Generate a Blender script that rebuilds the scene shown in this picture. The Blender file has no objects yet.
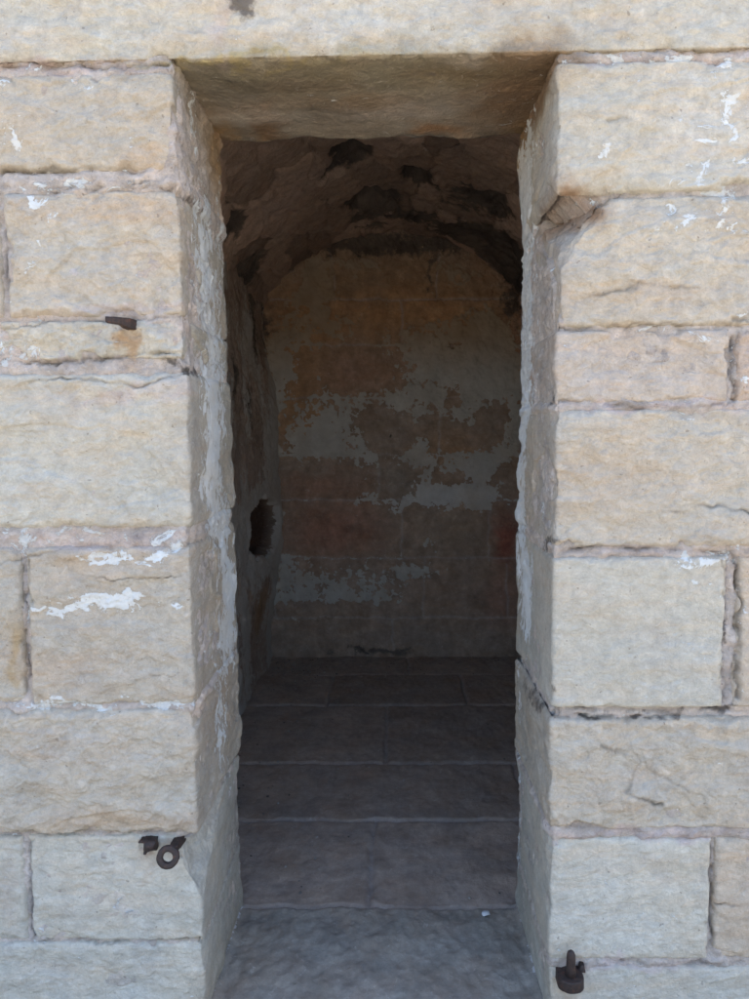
import bpy, bmesh, math, random
import numpy as np
random.seed(4)
R_ = math.radians
scene = bpy.context.scene
COL = scene.collection

# ------------------------------------------------------------------ camera
D, H = 1.8, 1.45
F, CX, CY = 783., 374.5, 499.5
yw = np.array([15.5, 69.5, -F]); yw /= np.linalg.norm(yw)
zw = np.array([-94.5, 8760, 783.]); zw -= zw.dot(yw)*yw; zw /= np.linalg.norm(zw)
xw = np.cross(yw, zw)
RM = np.array([xw, yw, zw]); CP = np.array([0, -D, H])
def ray(px, py): return RM @ np.array([px-CX, -(py-CY), -F])
def atY(px, py, Y=0.):
    d = ray(px, py); return CP + d*(Y-CP[1])/d[1]
def atX(px, py, X):
    d = ray(px, py); return CP + d*(X-CP[0])/d[0]
def atZ(px, py, Z=0.):
    d = ray(px, py); return CP + d*(Z-CP[2])/d[2]

# ------------------------------------------------------------------ noise
def _hash(ix, iy, iz, s):
    with np.errstate(over='ignore'):
        h = (ix.astype(np.uint32)*np.uint32(374761393)) ^ (iy.astype(np.uint32)*np.uint32(668265263)) ^ (iz.astype(np.uint32)*np.uint32(2147483647 - 58)) ^ np.uint32((s*1274126177) & 0xffffffff)
        h = (h ^ (h >> np.uint32(13)))*np.uint32(1274126177)
        h = (h ^ (h >> np.uint32(15)))*np.uint32(2246822519)
        h = h ^ (h >> np.uint32(16))
    return h
def perlin(P, s=0):
    P = P.astype(np.float32)
    I = np.floor(P).astype(np.int64); Fr = P - I
    U = Fr*Fr*Fr*(Fr*(Fr*6-15)+10)
    out = 0
    for dx in (0, 1):
        wx = U[:, 0] if dx else 1-U[:, 0]
        for dy in (0, 1):
            wy = U[:, 1] if dy else 1-U[:, 1]
            for dz in (0, 1):
                wz = U[:, 2] if dz else 1-U[:, 2]
                h = _hash(I[:, 0]+dx, I[:, 1]+dy, I[:, 2]+dz, s)
                gx = (h & np.uint32(1023)).astype(np.float32)/511.5-1
                gy = ((h >> np.uint32(10)) & np.uint32(1023)).astype(np.float32)/511.5-1
                gz = ((h >> np.uint32(20)) & np.uint32(1023)).astype(np.float32)/511.5-1
                out = out + wx*wy*wz*(gx*(Fr[:, 0]-dx)+gy*(Fr[:, 1]-dy)+gz*(Fr[:, 2]-dz))
    return out*1.1
def fbm(P, freq, octv=4, s=0, gain=.5, sc=(1, 1, 1)):
    Q = P*np.array(sc)*freq; a = 1.; o = 0
    for k in range(octv):
        o = o + a*perlin(Q + 17.3*k, s+k*7); Q = Q*2.03; a *= gain
    return o
def ridged(P, freq, octv=4, s=0, sc=(1, 1, 1)):
    Q = P*np.array(sc)*freq; a = 1.; o = 0
    for k in range(octv):
        o = o + a*(1-np.abs(perlin(Q+9.1*k, s+k*5))*2.2); Q = Q*2.1; a *= .5
    return o/1.9
def sst(x, a, b):
    t = np.clip((x-a)/(b-a), 0, 1); return t*t*(3-2*t)
def terrace(n, k):
    q = n*k; f = np.floor(q); return (f + sst(q-f, .72, 1.))/k

# ------------------------------------------------------------------ object helpers
def tag(o, label=None, cat=None, group=None, kind=None):
    if label: o['label'] = label
    if cat: o['category'] = cat
    if group: o['group'] = group
    if kind: o['kind'] = kind
    return o
def empty(name, loc):
    o = bpy.data.objects.new(name, None); COL.objects.link(o); o.location = loc
    o.empty_display_size = .1
    return o
def link(name, me, parent=None):
    o = bpy.data.objects.new(name, me); COL.objects.link(o)
    if parent is not None:
        o.parent = parent
        lc = parent.location
        if tuple(lc) != (0, 0, 0):
            me.transform(__import__('mathutils').Matrix.Translation((-lc[0], -lc[1], -lc[2])))
    return o
def np_mesh(name, V, Fq, mat, parent=None, tint=None, coat=None, lime=None, grime=None):
    me = bpy.data.meshes.new(name)
    n = len(V); m = len(Fq)
    me.vertices.add(n); me.vertices.foreach_set('co', V.astype(np.float32).ravel())
    me.loops.add(m*4); me.loops.foreach_set('vertex_index', Fq.astype(np.int32).ravel())
    me.polygons.add(m); me.polygons.foreach_set('loop_start', np.arange(0, m*4, 4, dtype=np.int32))
    me.update(calc_edges=True)
    me.polygons.foreach_set('use_smooth', np.ones(m, dtype=bool))
    def c4(a):
        a = np.broadcast_to(np.asarray(a, dtype=np.float32), (n, 3)); return np.concatenate([a, np.ones((n, 1), np.float32)], 1)
    for nm, a in (('tint', tint), ('coat', coat)):
        if a is not None:
            me.attributes.new(nm, 'FLOAT_COLOR', 'POINT').data.foreach_set('color', c4(a).ravel())
    for nm, a in (('lime', lime), ('grime', grime)):
        if a is not None:
            me.attributes.new(nm, 'FLOAT', 'POINT').data.foreach_set('value', np.broadcast_to(np.asarray(a, np.float32), (n,)).astype(np.float32))
    me.materials.append(mat); me.validate(); me.update()
    return link(name, me, parent)
def grid_faces(nu, nv):
    i = np.arange(nu-1)[:, None]*nv + np.arange(nv-1)[None, :]
    i = i.ravel(); return np.stack([i, i+nv, i+nv+1, i+1], 1)

# ------------------------------------------------------------------ materials
def nd(nt, t, **kw):
    n = nt.nodes.new(t)
    for k, v in kw.items():
        if k in n.inputs: n.inputs[k].default_value = v
        else: setattr(n, k, v)
    return n
def stone_material(name, rough=.9, bump=1., fine=1., lime_noise=1.):
    m = bpy.data.materials.new(name); m.use_nodes = True; nt = m.node_tree; nt.nodes.clear(); L = nt.links.new
    out = nd(nt, 'ShaderNodeOutputMaterial'); bs = nd(nt, 'ShaderNodeBsdfPrincipled')
    bs.inputs['Roughness'].default_value = rough; bs.inputs['Specular IOR Level'].default_value = .25
    L(bs.outputs[0], out.inputs[0])
    geo = nd(nt, 'ShaderNodeNewGeometry'); pos = geo.outputs['Position']
    at = {k: nd(nt, 'ShaderNodeAttribute', attribute_name=k) for k in ('tint', 'coat', 'lime', 'grime')}
    def noise(scale, det, rough=.55, dist=0., vec=pos, stretch=None):
        if stretch:
            mp = nd(nt, 'ShaderNodeMapping'); mp.inputs['Scale'].default_value = stretch; L(pos, mp.inputs[0]); vec = mp.outputs[0]
        n = nd(nt, 'ShaderNodeTexNoise'); n.inputs['Scale'].default_value = scale; n.inputs['Detail'].default_value = det
        n.inputs['Roughness'].default_value = rough; n.inputs['Distortion'].default_value = dist; L(vec, n.inputs['Vector']); return n.outputs['Fac']
    def mth(op, a, b=None, c=None):
        n = nd(nt, 'ShaderNodeMath', operation=op)
        for i, v in enumerate((a, b, c)):
            if v is None: continue
            if isinstance(v, (int, float)): n.inputs[i].default_value = v
            else: L(v, n.inputs[i])
        return n.outputs[0]
    def rng(v, a, b, c, d, st=True):
        n = nd(nt, 'ShaderNodeMapRange'); n.interpolation_type = 'SMOOTHSTEP' if st else 'LINEAR'
        L(v, n.inputs[0])
        for i, q in enumerate((a, b, c, d)): n.inputs[i+1].default_value = q
        return n.outputs[0]
    def mix(fac, A, B, bt='MIX'):
        n = nd(nt, 'ShaderNodeMix', data_type='RGBA', blend_type=bt)
        if isinstance(fac, (int, float)): n.inputs[0].default_value = fac
        else: L(fac, n.inputs[0])
        for i, v in ((6, A), (7, B)):
            if isinstance(v, tuple): n.inputs[i].default_value = v
            else: L(v, n.inputs[i])
        return n.outputs[2]
    n1 = noise(5, 4, .6, .4); n2 = noise(28, 5, .7); n3 = noise(150, 3, .75)
    nb = noise(3.2, 4, .6, 1.2, stretch=(1.2, 1.2, 9.)); nfl = noise(420, 2, .6)
    base = mix(rng(n1, .35, .68, 0, .55), at['tint'].outputs['Color'], (1.07, .985, .89, 1), 'MULTIPLY')
    base = mix(rng(nb, .42, .7, 0, .45), base, (1.07, .95, .86, 1), 'MULTIPLY')
    base = mix(rng(noise(9, 3, .6), .5, .75, 0, .5), base, (.84, .84, .88, 1), 'MULTIPLY')
    v = mth('MULTIPLY', rng(n2, .25, .75, .80, 1.18, False), rng(n3, .25, .75, .92, 1.08, False))
    v = mth('MULTIPLY', v, rng(nfl, .25, .75, .94, 1.06, False))
    vc = nd(nt, 'ShaderNodeCombineColor'); [L(v, vc.inputs[i]) for i in range(3)]
    base = mix(1., base, vc.outputs[0], 'MULTIPLY')
    sc1 = noise(34, 5, .74, 1.4, stretch=(1., 1., 1.5))
    edge = mth('ABSOLUTE', mth('SUBTRACT', sc1, .5)); el_ = rng(edge, .0, .035, .30, 0)
    base = mix(el_, base, (.72, .70, .69, 1), 'MULTIPLY')
    base = mix(rng(sc1, .58, .72, 0, .42), base, (.66, .62, .56, 1))
    # small pits
    pit = rng(noise(75, 2, .5), .70, .76, 0, .45); base = mix(pit, base, (.12, .09, .07, 1))
    # grime
    gn = mth('MULTIPLY', mth('SUBTRACT', noise(22, 6, .7), .5), 1.5)
    gf = rng(mth('ADD', at['grime'].outputs['Fac'], gn), .35, .72, 0, .88)
    base = mix(gf, base, mix(rng(n1, .3, .7, 0, 1), (.045, .04, .038, 1), (.15, .13, .115, 1)))
    # lime wash residue
    ln = mth('MULTIPLY', mth('SUBTRACT', noise(32, 6, .72, .7, stretch=(.45, 1., .6)), .5), lime_noise*3.3)
    ls = mth('ADD', at['lime'].outputs['Fac'], ln)
    lf = rng(ls, .46, .54, 0, .92)
    coat = mix(rng(n2, .3, .7, 0, .5), at['coat'].outputs['Color'], (.82, .80, .78, 1), 'MULTIPLY')
    coat = mix(rng(n1, .4, .7, 0, .45), coat, (.92, .82, .72, 1), 'MULTIPLY')
    base = mix(lf, base, coat)
    L(base, bs.inputs['Base Color'])
    # bump
    spl = n2; chis = noise(90, 2, .6, stretch=(1., 1., .3))
    hh = mth('ADD', mth('MULTIPLY', spl, .007), mth('MULTIPLY', n3, .0026*fine))
    hh = mth('ADD', hh, mth('MULTIPLY', chis, .0030*fine)); hh = mth('ADD', hh, mth('MULTIPLY', sc1, .009)); hh = mth('ADD', hh, mth('MULTIPLY', nfl, .0007*fine))
    hh = mth('ADD', hh, mth('MULTIPLY', lf, .0018)); hh = mth('SUBTRACT', hh, mth('MULTIPLY', pit, .003))
    bp = nd(nt, 'ShaderNodeBump'); bp.inputs['Strength'].default_value = .75*bump; bp.inputs['Distance'].default_value = 1.
    L(hh, bp.inputs['Height']); L(bp.outputs[0], bs.inputs['Normal'])
    return m
M_STONE = stone_material('weathered_sandstone')
M_MORTAR = stone_material('lime_mortar', bump=1.3, fine=1.6)
M_IN = stone_material('flaking_plaster', bump=.8, lime_noise=.6)
M_VAULT = stone_material('sooty_rubble', bump=1.3, lime_noise=.6)
M_FLOOR = stone_material('worn_flagstone', bump=.45, rough=.85, lime_noise=.6)
def iron_material():
    m = bpy.data.materials.new('rusty_iron'); m.use_nodes = True; nt = m.node_tree; L = nt.links.new
    bs = nt.nodes['Principled BSDF']; tc = nd(nt, 'ShaderNodeTexCoord')
    n = nd(nt, 'ShaderNodeTexNoise'); n.inputs['Scale'].default_value = 90; n.inputs['Detail'].default_value = 8; n.inputs['Roughness'].default_value = .7
    L(tc.outputs['Object'], n.inputs['Vector'])
    r = nd(nt, 'ShaderNodeValToRGB'); L(n.outputs['Fac'], r.inputs[0])
    r.color_ramp.elements[0].position = .35; r.color_ramp.elements[0].color = (.028, .022, .022, 1)
    r.color_ramp.elements[1].position = .7; r.color_ramp.elements[1].color = (.13, .052, .03, 1)
    e = r.color_ramp.elements.new(.54); e.color = (.05, .034, .03, 1)
    L(r.outputs[0], bs.inputs['Base Color']); bs.inputs['Metallic'].default_value = .35; bs.inputs['Roughness'].default_value = .62
    b = nd(nt, 'ShaderNodeBump'); b.inputs['Strength'].default_value = .6; b.inputs['Distance'].default_value = .002
    L(n.outputs['Fac'], b.inputs['Height']); L(b.outputs[0], bs.inputs['Normal'])
    return m
M_IRON = iron_material()

# colours (real albedo)
SAND = np.array([.487, .455, .396]); PALE = np.array([.515, .503, .450]); PINKISH = np.array([.495, .447, .398]); GREYS = np.array([.40, .37, .34])
MORT = np.array([.53, .49, .465]); LIME = np.array([.73, .775, .80])
XL, XR, JD, ZL = -.468, .375, .48, 2.262
Z0, ZTOP = -.13, 3.35

# ------------------------------------------------------------------ painted features of the wall: (centre, radii, amount)
class Blobs:
    def __init__(s): s.l = []
    def add(s, c, r, a, wob=.5, col=None): s.l.append((np.array(c), np.array(r), a, wob, col))
    def field(s, P, seed):
        out = np.zeros(len(P)); w = None
        for c, r, a, wob, col in s.l:
            q = ((P-c)/r); d = (q*q).sum(1); k = d < 9
            if not k.any(): continue
            out[k] += a*np.exp(-d[k]**1.4)
        return out
LM, GM, TN = Blobs(), Blobs(), []
S = D/F*1.0
def FB(B, px, py, rx, ry, a): B.add(atY(px, py), (rx*S*1.0, .05, ry*S), a)
for b in [(125,556,50,3,.8),(160,551,25,3,.65),(125,563,40,2,.65),(95,539,105,7,.4),(60,186,60,3,.3),(95,560,25,6,.4),(100,600,62,3,.75),(75,611,48,3,.85),(130,606,44,2.5,.7),(60,619,26,2.5,.75),(110,615,30,2,.5),(120,600,30,9,.25),(75,232,30,10,.28),(40,245,24,30,.18),(60,208,40,8,.3),
          (50,345,60,10,.34),(20,350,30,9,.3),(110,705,90,4,.5),(60,703,60,4,.4),(165,709,20,4,.4),(700,165,45,55,.3),(725,120,30,40,.3),(620,150,25,30,.2),(693,568,22,10,.6),(715,560,14,12,.5),
          (702,640,14,30,.42),(640,386,20,9,.4),(662,345,14,10,.4),(575,345,14,6,.3),(632,537,18,8,.38),(665,515,14,6,.4),(700,225,30,10,.42),(625,222,20,10,.3),(650,62,110,5,.45),(745,590,14,45,.32),
          (745,30,30,8,.2),(740,290,12,14,.4),(690,420,20,6,.35),(735,370,20,18,.35),(20,690,30,4,.35),(30,660,10,5,.3),(90,523,30,5,.4),(150,425,20,12,.15),(60,90,60,8,.3),(15,150,30,12,.3),
          (20,100,20,30,.25),(25,365,60,5,.25),(170,690,10,4,.3),(115,895,30,30,.08),(600,740,30,4,.2),(625,700,40,4,.25),(90,150,60,18,.2),(165,235,15,12,.3)]:
    FB(LM, b[0], b[1], b[2]*1.15, b[3]*1.45, b[4]*.82)
for b in [(236,5,26,11,1.05),(252,-2,12,6,.7),(195,366,16,8,.55),(150,358,40,3,.45),(50,384,50,3,.3),(60,170,70,2.5,.45),(80,190,80,2.5,.4),(548,545,9,10,.4),(552,404,6,5,.5),
          (600,716,40,5,.5),(680,712,60,5,.55),(728,620,4,60,.5),(735,552,22,3,.6),(722,580,3,22,.4),(722,710,10,8,.45),(600,549,30,2.5,.35),(100,64,80,2.5,.5),(235,62,90,2.5,.25),(545,690,6,14,.4),
          (712,890,3,40,.3),(740,370,14,25,.45),(598,203,5,5,.7),(143,846,10,5,.35),(20,620,5,50,.35),(16,640,4,40,.35),(690,56,60,2.5,.4),(128,345,8,16,.22),(568,978,22,16,.25),(655,962,70,2,.3),(320,15,12,8,.25)]:
    FB(GM, b[0], b[1], b[2], b[3], b[4]*(.5 if min(b[2], b[3]) < 4 else .85))
def TB(px, py, rx, ry, a, col): TN.append((atY(px, py), np.array((rx*S, .06, ry*S)), a, np.array(col)))
OCH = (.50, .38, .27); LIL = (.50, .435, .435); GRY = (.27, .25, .245); WHT = (.62, .59, .55); ORG = (.38, .21, .10); BRN = (.22, .15, .10)
for b in [(90,66,110,6,.8,LIL),(100,210,90,16,.45,OCH),(150,165,30,14,.4,OCH),(120,310,90,6,.5,LIL),(100,560,80,18,.35,OCH),(60,670,60,18,.25,(.5,.37,.26)),(128,345,7,18,.8,(.42,.29,.17)),(568,1000,16,22,.5,(.40,.29,.20)),(150,868,8,18,.4,(.42,.31,.22)),(175,852,10,10,.4,(.40,.30,.22)),(15,650,9,34,.8,(.42,.33,.2)),
          (120,815,90,18,.35,OCH),(60,745,80,20,.3,PINKISH),(230,42,90,8,.25,OCH),(231,60,130,3,.6,(.45,.38,.16)),(215,28,10,26,.5,LIL),(640,300,90,20,.35,PINKISH),(650,365,80,30,.4,PINKISH),(585,200,26,8,.75,(.30,.20,.12)),
          (560,300,12,30,.2,OCH),(740,900,30,50,.3,(.46,.36,.27)),(660,59,110,4,.7,LIL),(650,406,100,3,.8,LIL),(650,551,60,5,.5,LIL),(640,833,110,5,.8,LIL),(630,965,90,5,.7,LIL),(100,540,110,8,.6,LIL),
          (120,395,60,8,.5,LIL),(180,385,14,10,.5,LIL),(8,890,12,50,.5,PINKISH),(600,480,60,40,.25,OCH),(450,45,50,10,.3,WHT),(330,20,80,25,.25,WHT),(590,25,60,20,.3,GREYS),(480,8,30,20,.35,GREYS),
          (115,890,60,44,.6,(.57,.55,.49)),(640,640,60,60,.5,PALE),(630,900,60,50,.5,(.57,.55,.49)),(100,980,110,30,.5,(.55,.52,.46)),(640,990,110,20,.4,(.55,.52,.46)),(70,400,60,20,.2,OCH),(700,120,50,60,.3,WHT),(660,250,60,40,.3,PALE)]:
    TB(*b)
def JB(B, side, y, py, ry, rz, a, jit=0):
    X = XL if side < 0 else XR
    z = atY(374, py, y)[2]
    B.add((X, y, z), (.06, ry, rz), a)
for (y, py, ry, rz, a) in [(.16,120,.03,.05,.5),(.2,230,.09,.10,.42),(.3,290,.12,.12,.5),(.36,370,.10,.10,.45),(.22,400,.07,.16,.62),(.3,450,.09,.12,.45),(.2,500,.06,.09,.6),(.36,520,.1,.08,.55),(.36,590,.09,.13,.62),(.3,660,.09,.08,.45),(.42,610,.06,.12,.5),
                           (.22,720,.04,.09,.5),(.3,735,.06,.09,.45),(.36,780,.05,.04,.3),(.1,450,.03,.1,.2),(.44,240,.05,.12,.4)]:
    JB(LM, -1, y, py, ry*1.3, rz*1.35, a*1.15)
for (y, py, ry, rz, a) in [(.40,200,.10,.14,.6),(.42,300,.09,.14,.75),(.4,380,.09,.12,.7),(.44,470,.07,.14,.75),(.36,170,.1,.1,.4),(.42,560,.09,.1,.6),(.36,610,.06,.1,.5),(.44,690,.06,.08,.45),(.3,590,.05,.1,.35),(.45,770,.05,.1,.35),(.42,850,.05,.08,.4),(.2,330,.05,.1,.1)]:
    JB(LM, 1, y, py, ry*1.35, rz*1.35, a*1.2)
for (y, py, ry, rz, a) in [(.1,200,.12,.012,.5),(.2,205,.2,.01,.4),(.02,362,.07,.015,.7),(.12,372,.09,.012,.5),(.3,345,.1,.01,.3)]:
    JB(GM, -1, y, py, ry, rz, a)
for (y, py, ry, rz, a) in [(.06,545,.05,.03,.7),(.04,404,.04,.02,.7),(.3,690,.15,.03,.5),(.15,700,.1,.03,.55),(.45,215,.03,.01,.8),(.1,340,.1,.008,.3)]:
    JB(GM, 1, y, py, ry, rz, a)
def TJ(side, y, py, ry, rz, a, col):
    X = XL if side < 0 else XR
    TN.append(((X, y, atY(374, py, y)[2]), np.array((.05, ry, rz)), a, np.array(col)))
for (s, y, py, ry, rz, a, c) in [(-1,.42,150,.14,.14,.75,(.42,.27,.12)),(-1,.3,130,.2,.06,.5,(.25,.2,.13)),(1,.42,140,.14,.12,.8,(.40,.25,.10)),(1,.2,100,.2,.05,.5,(.34,.24,.13)),(-1,.02,330,.06,.02,.5,LIL),
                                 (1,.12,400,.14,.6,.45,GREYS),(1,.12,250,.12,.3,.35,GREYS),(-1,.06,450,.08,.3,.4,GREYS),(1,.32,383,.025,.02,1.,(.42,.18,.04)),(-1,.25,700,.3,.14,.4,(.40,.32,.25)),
                                 (-1,.3,850,.35,.16,.6,(.42,.40,.35)),(1,.25,880,.3,.2,.5,(.47,.44,.38)),(-1,.2,960,.4,.1,.5,(.44,.37,.28)),(-1,.3,480,.2,.25,.3,(.44,.38,.31))]:
    TJ(s, y, py, ry, rz, a, c)
# broken-corner hollow, then the underside of the lintel
TN.append((atY(583, 200)+np.array([0, .10, 0]), np.array((.08, .14, .05)), .9, np.array((.25, .155, .09))))  # brown stain that also paints the hollow's shade into the colour
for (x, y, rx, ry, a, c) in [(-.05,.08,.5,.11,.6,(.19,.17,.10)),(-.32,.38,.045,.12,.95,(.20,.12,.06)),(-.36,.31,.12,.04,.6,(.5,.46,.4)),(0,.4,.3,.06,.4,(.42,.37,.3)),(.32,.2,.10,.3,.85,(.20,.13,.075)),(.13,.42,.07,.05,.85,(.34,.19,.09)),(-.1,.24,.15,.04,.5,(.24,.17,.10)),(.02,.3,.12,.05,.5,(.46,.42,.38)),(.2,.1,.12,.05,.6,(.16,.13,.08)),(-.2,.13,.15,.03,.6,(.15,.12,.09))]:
    TN.append(((x, y, ZL), np.array((rx*1.1, ry*1.1, .05)), a, np.array(c)))
GM.add((-.33, .10, ZL), (.09, .04, .05), .45); GM.add((.12, .45, ZL), (.3, .02, .05), .3); GM.add((.1, .1, ZL), (.25, .02, .05), .4)
# cracks & hollows on the face:  polyline px, width m, depth m
CR = [([(0,66),(60,64),(130,66),(168,64)], .004, .012), ([(0,172),(60,170),(100,168),(172,172)], .004, .012), ([(0,186),(50,192),(110,186),(176,188)], .004, .012), ([(40,190),(100,178),(150,182),(176,176)], .003, .008),
      ([(0,360),(60,362),(120,356),(170,352),(205,366)], .0035, .014), ([(30,384),(90,378),(140,384),(195,372)], .003, .008), ([(0,330),(60,322),(110,318),(180,318)], .003, .006),
      ([(556,553),(600,547),(660,549),(735,553),(741,600),(737,700)], .004, .014), ([(722,560),(727,600),(724,660),(727,706)], .004, .014), ([(552,708),(620,712),(680,711),(749,712)], .004, .012), ([(553,717),(620,719),(700,720),(749,719)], .003, .010),
      ([(712,842),(711,900),(713,955)], .003, .010), ([(716,905),(749,903)], .003, .006), ([(620,962),(680,964),(749,965)], .003, .008), ([(560,400),(640,408),(749,404)], .003, .008), ([(556,329),(620,326),(749,322)], .003, .006),
      ([(28,562),(24,620),(27,690)], .004, .012), ([(2,565),(30,557),(60,548)], .003, .008), ([(0,835),(80,832),(190,834)], .003, .008), ([(28,842),(32,940)], .003, .006), ([(30,943),(200,940)], .002, .005),
      ([(640,750),(655,775),(690,790)], .004, .004), ([(600,745),(640,760),(625,790),(660,805)], .004, .004), ([(655,515),(700,505),(749,512)], .004, .004), ([(605,125),(625,118)], .004, .006), ([(80,580),(150,578),(180,574)], .002, .003),
      ([(732,335),(735,400)], .004, .012), ([(3,230),(5,300)], .004, .010), ([(300,0),(290,30),(310,52)], .002, .003), ([(85,20),(130,5),(180,30)], .003, .003), ([(150,676),(185,672)], .002, .004), ([(575,300),(640,285),(700,290)], .004, .003)]
CR = [([atY(*p)[[0, 2]] for p in pl], w, d) for pl, w, d in CR]
def cracks(P):
    h = np.zeros(len(P)); g = np.zeros(len(P))
    Q = P[:, [0, 2]] + np.stack([fbm(P, 22, 3, 71)*.014, fbm(P, 22, 3, 72)*.014], 1)
    var = np.clip(.55+1.3*fbm(P, 14, 2, 75), 0, 1.2)
    face = P[:, 1] < .03
    for pl, w, d in CR:
        for a, b in zip(pl[:-1], pl[1:]):
            ab = b-a; lo = np.minimum(a, b)-.04; hi = np.maximum(a, b)+.04
            k = np.nonzero(face & (Q[:, 0] > lo[0]) & (Q[:, 0] < hi[0]) & (Q[:, 1] > lo[1]) & (Q[:, 1] < hi[1]))[0]
            if not len(k): continue
            t = np.clip(((Q[k]-a)@ab)/(ab@ab), 0, 1); dd = np.linalg.norm(Q[k]-a-t[:, None]*ab, axis=1)
            e = np.exp(-(dd/w)**2)*var[k]
            h[k] = np.maximum(h[k], e*d); g[k] = np.maximum(g[k], e)
    return h, g
def paint(P, tint, lime=0., grime=0., seed=0):
    lime = lime - .10
    P2 = P + np.stack([fbm(P, 12, 4, 31+seed)*.05, fbm(P, 12, 4, 32+seed)*.05, fbm(P, 12, 4, 33+seed)*.04], 1)
    T = np.broadcast_to(np.asarray(tint, float), (len(P), 3)).copy()
    for c, r, a, col in TN:
        q = (P2-np.array(c))/r; d = (q*q).sum(1); k = d < 6
        if k.any():
            w = (a*np.exp(-d[k]**1.5))[:, None]; T[k] = T[k]*(1-w) + col*w
    return T, lime + LM.field(P2, 0), grime + GM.field(P2, 0)

# ------------------------------------------------------------------ swept sheets (a profile path x an extrusion axis)
def path_samples(pts, rad, steps):
    """pts: corner points of a 2-D path; rad: fillet; steps: spacing per segment. returns pos, normal(left of travel... set by sign), s"""
    pts = [np.array(p, float) for p in pts]
    out = []; nor = []
    for i in range(len(pts)-1):
        a, b = pts[i], pts[i+1]; L_ = np.linalg.norm(b-a); d = (b-a)/L_; n = np.array([d[1], -d[0]])
        s0 = rad if i > 0 else 0; s1 = L_-rad if i < len(pts)-2 else L_
        st = steps[i]
        if callable(st): xs = st(a, b, s0, s1)
        else: xs = np.linspace(s0, s1, max(2, int((s1-s0)/st)+1))
        for x in xs: out.append(a+d*x); nor.append(n)
        if i < len(pts)-2:
            c = pts[i+2]; d2 = (c-b)/np.linalg.norm(c-b); n2 = np.array([d2[1], -d2[0]])
            turn = n[0]*n2[1]-n[1]*n2[0]
            cen = b - d*rad - n*rad
            if np.dot(d2, n) > 0: cen = b - d*rad + n*rad
            k = 7
            for j in range(1, k):
                t = j/k*math.pi/2; nn = n*math.cos(t)+n2*math.sin(t)
                if np.dot(d2, n) > 0: p_ = cen - nn*rad
                else: p_ = cen + nn*rad
                out.append(p_); nor.append(nn)
    out = np.array(out); nor = np.array(nor)
    s = np.concatenate([[0], np.cumsum(np.linalg.norm(np.diff(out, axis=0), axis=1))])
    return out, nor, s
def xsteps(fine=.0031, coarse=.014, lim=1.0):
    def f(a, b, s0, s1):
        d = (b-a)/np.linalg.norm(b-a); xs = [s0]; x = s0
        while x < s1:
            X = (a+d*x)[0]; x += fine if abs(X) < lim else coarse; xs.append(min(x, s1))
        return np.unique(np.array(xs))
    return f
SIDE = {-1: XL, 1: XR}
def pier_path(side, x_out, x_j, back=.06, rad=.009, fine=.0031):
    # outwards normal; travel so that (dy,-dx) points to the viewer: -y
    if side < 0:   # travel +x along front, then +y along jamb, then -x along room side
        pts = [(x_out, 0), (x_j, 0), (x_j, JD), (x_j-back, JD)]
        p, n, s = path_samples(pts, rad, [xsteps(fine), fine*1.15, .012]); flip = False
    else:
        pts = [(-x_out, 0), (-x_j, 0), (-x_j, JD), (-x_j-back, JD)]
        p, n, s = path_samples(pts, rad, [xsteps(fine), fine*1.15, .012])
        p = p*[-1, 1]; n = n*[-1, 1]; flip = True
    return p, n, s, flip
def sheet_xy(name, p2, n2, s, flip, z0, z1, dz, hfun, mat, parent, tint, seed, lime=0., grime=0., clip=None, ends=True):
    nz = max(3, int((z1-z0)/dz)+1); zz = np.linspace(z0, z1, nz); nu = len(s)
    P = np.concatenate([np.repeat(p2, nz, 0), np.tile(zz, nu)[:, None]], 1)
    N = np.concatenate([np.repeat(n2, nz, 0), np.zeros((nu*nz, 1))], 1)
    Sg = np.repeat(s, nz); h, extra_g, extra_t = hfun(P, N, Sg)
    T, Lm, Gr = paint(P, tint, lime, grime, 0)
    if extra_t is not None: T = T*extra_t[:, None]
    Q = P + N*h[:, None]
    if clip is not None: Q, cm = clip(Q)
    Fq = grid_faces(nu, nz)
    if flip: Fq = Fq[:, ::-1]
    return np_mesh(name, Q, Fq, mat, parent, T, LIME, Lm, Gr+extra_g)
def edge_profile(d, r, drop):
    t = np.clip(d/r, 0, 1); return -drop*(1-np.sqrt(np.clip(1-(1-t)**2, 0, 1)))
def surf_detail(P, seed, amp=1., hi=1.):
    h = fbm(P, 3.5, 2, seed)*.008
    h += terrace(fbm(P, 8, 4, seed+3, sc=(.8, .8, 1.5)), 5.)*.014
    h += terrace(ridged(P, 15, 4, seed+5)*.5 + fbm(P, 26, 4, seed+9)*.45, 4.)*.008*hi
    h += fbm(P, 70, 3, seed+11)*.0014*hi
    if hi > 0 if np.isscalar(hi) else True:
        a = (seed*2.399) % math.pi; X = (P[:, 0]+P[:, 1])*math.cos(a)+P[:, 2]*math.sin(a); Z = -(P[:, 0]+P[:, 1])*math.sin(a)+P[:, 2]*math.cos(a)
        tl = perlin(np.stack([X*62, Z*9, 0*X], 1), seed)+.5*perlin(np.stack([X*120, Z*16, 0*X], 1), seed+1)
        h = h + tl*.0030*sst(fbm(P, 4, 2, seed+15), -.05, .25)*hi
    return h*amp
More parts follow.
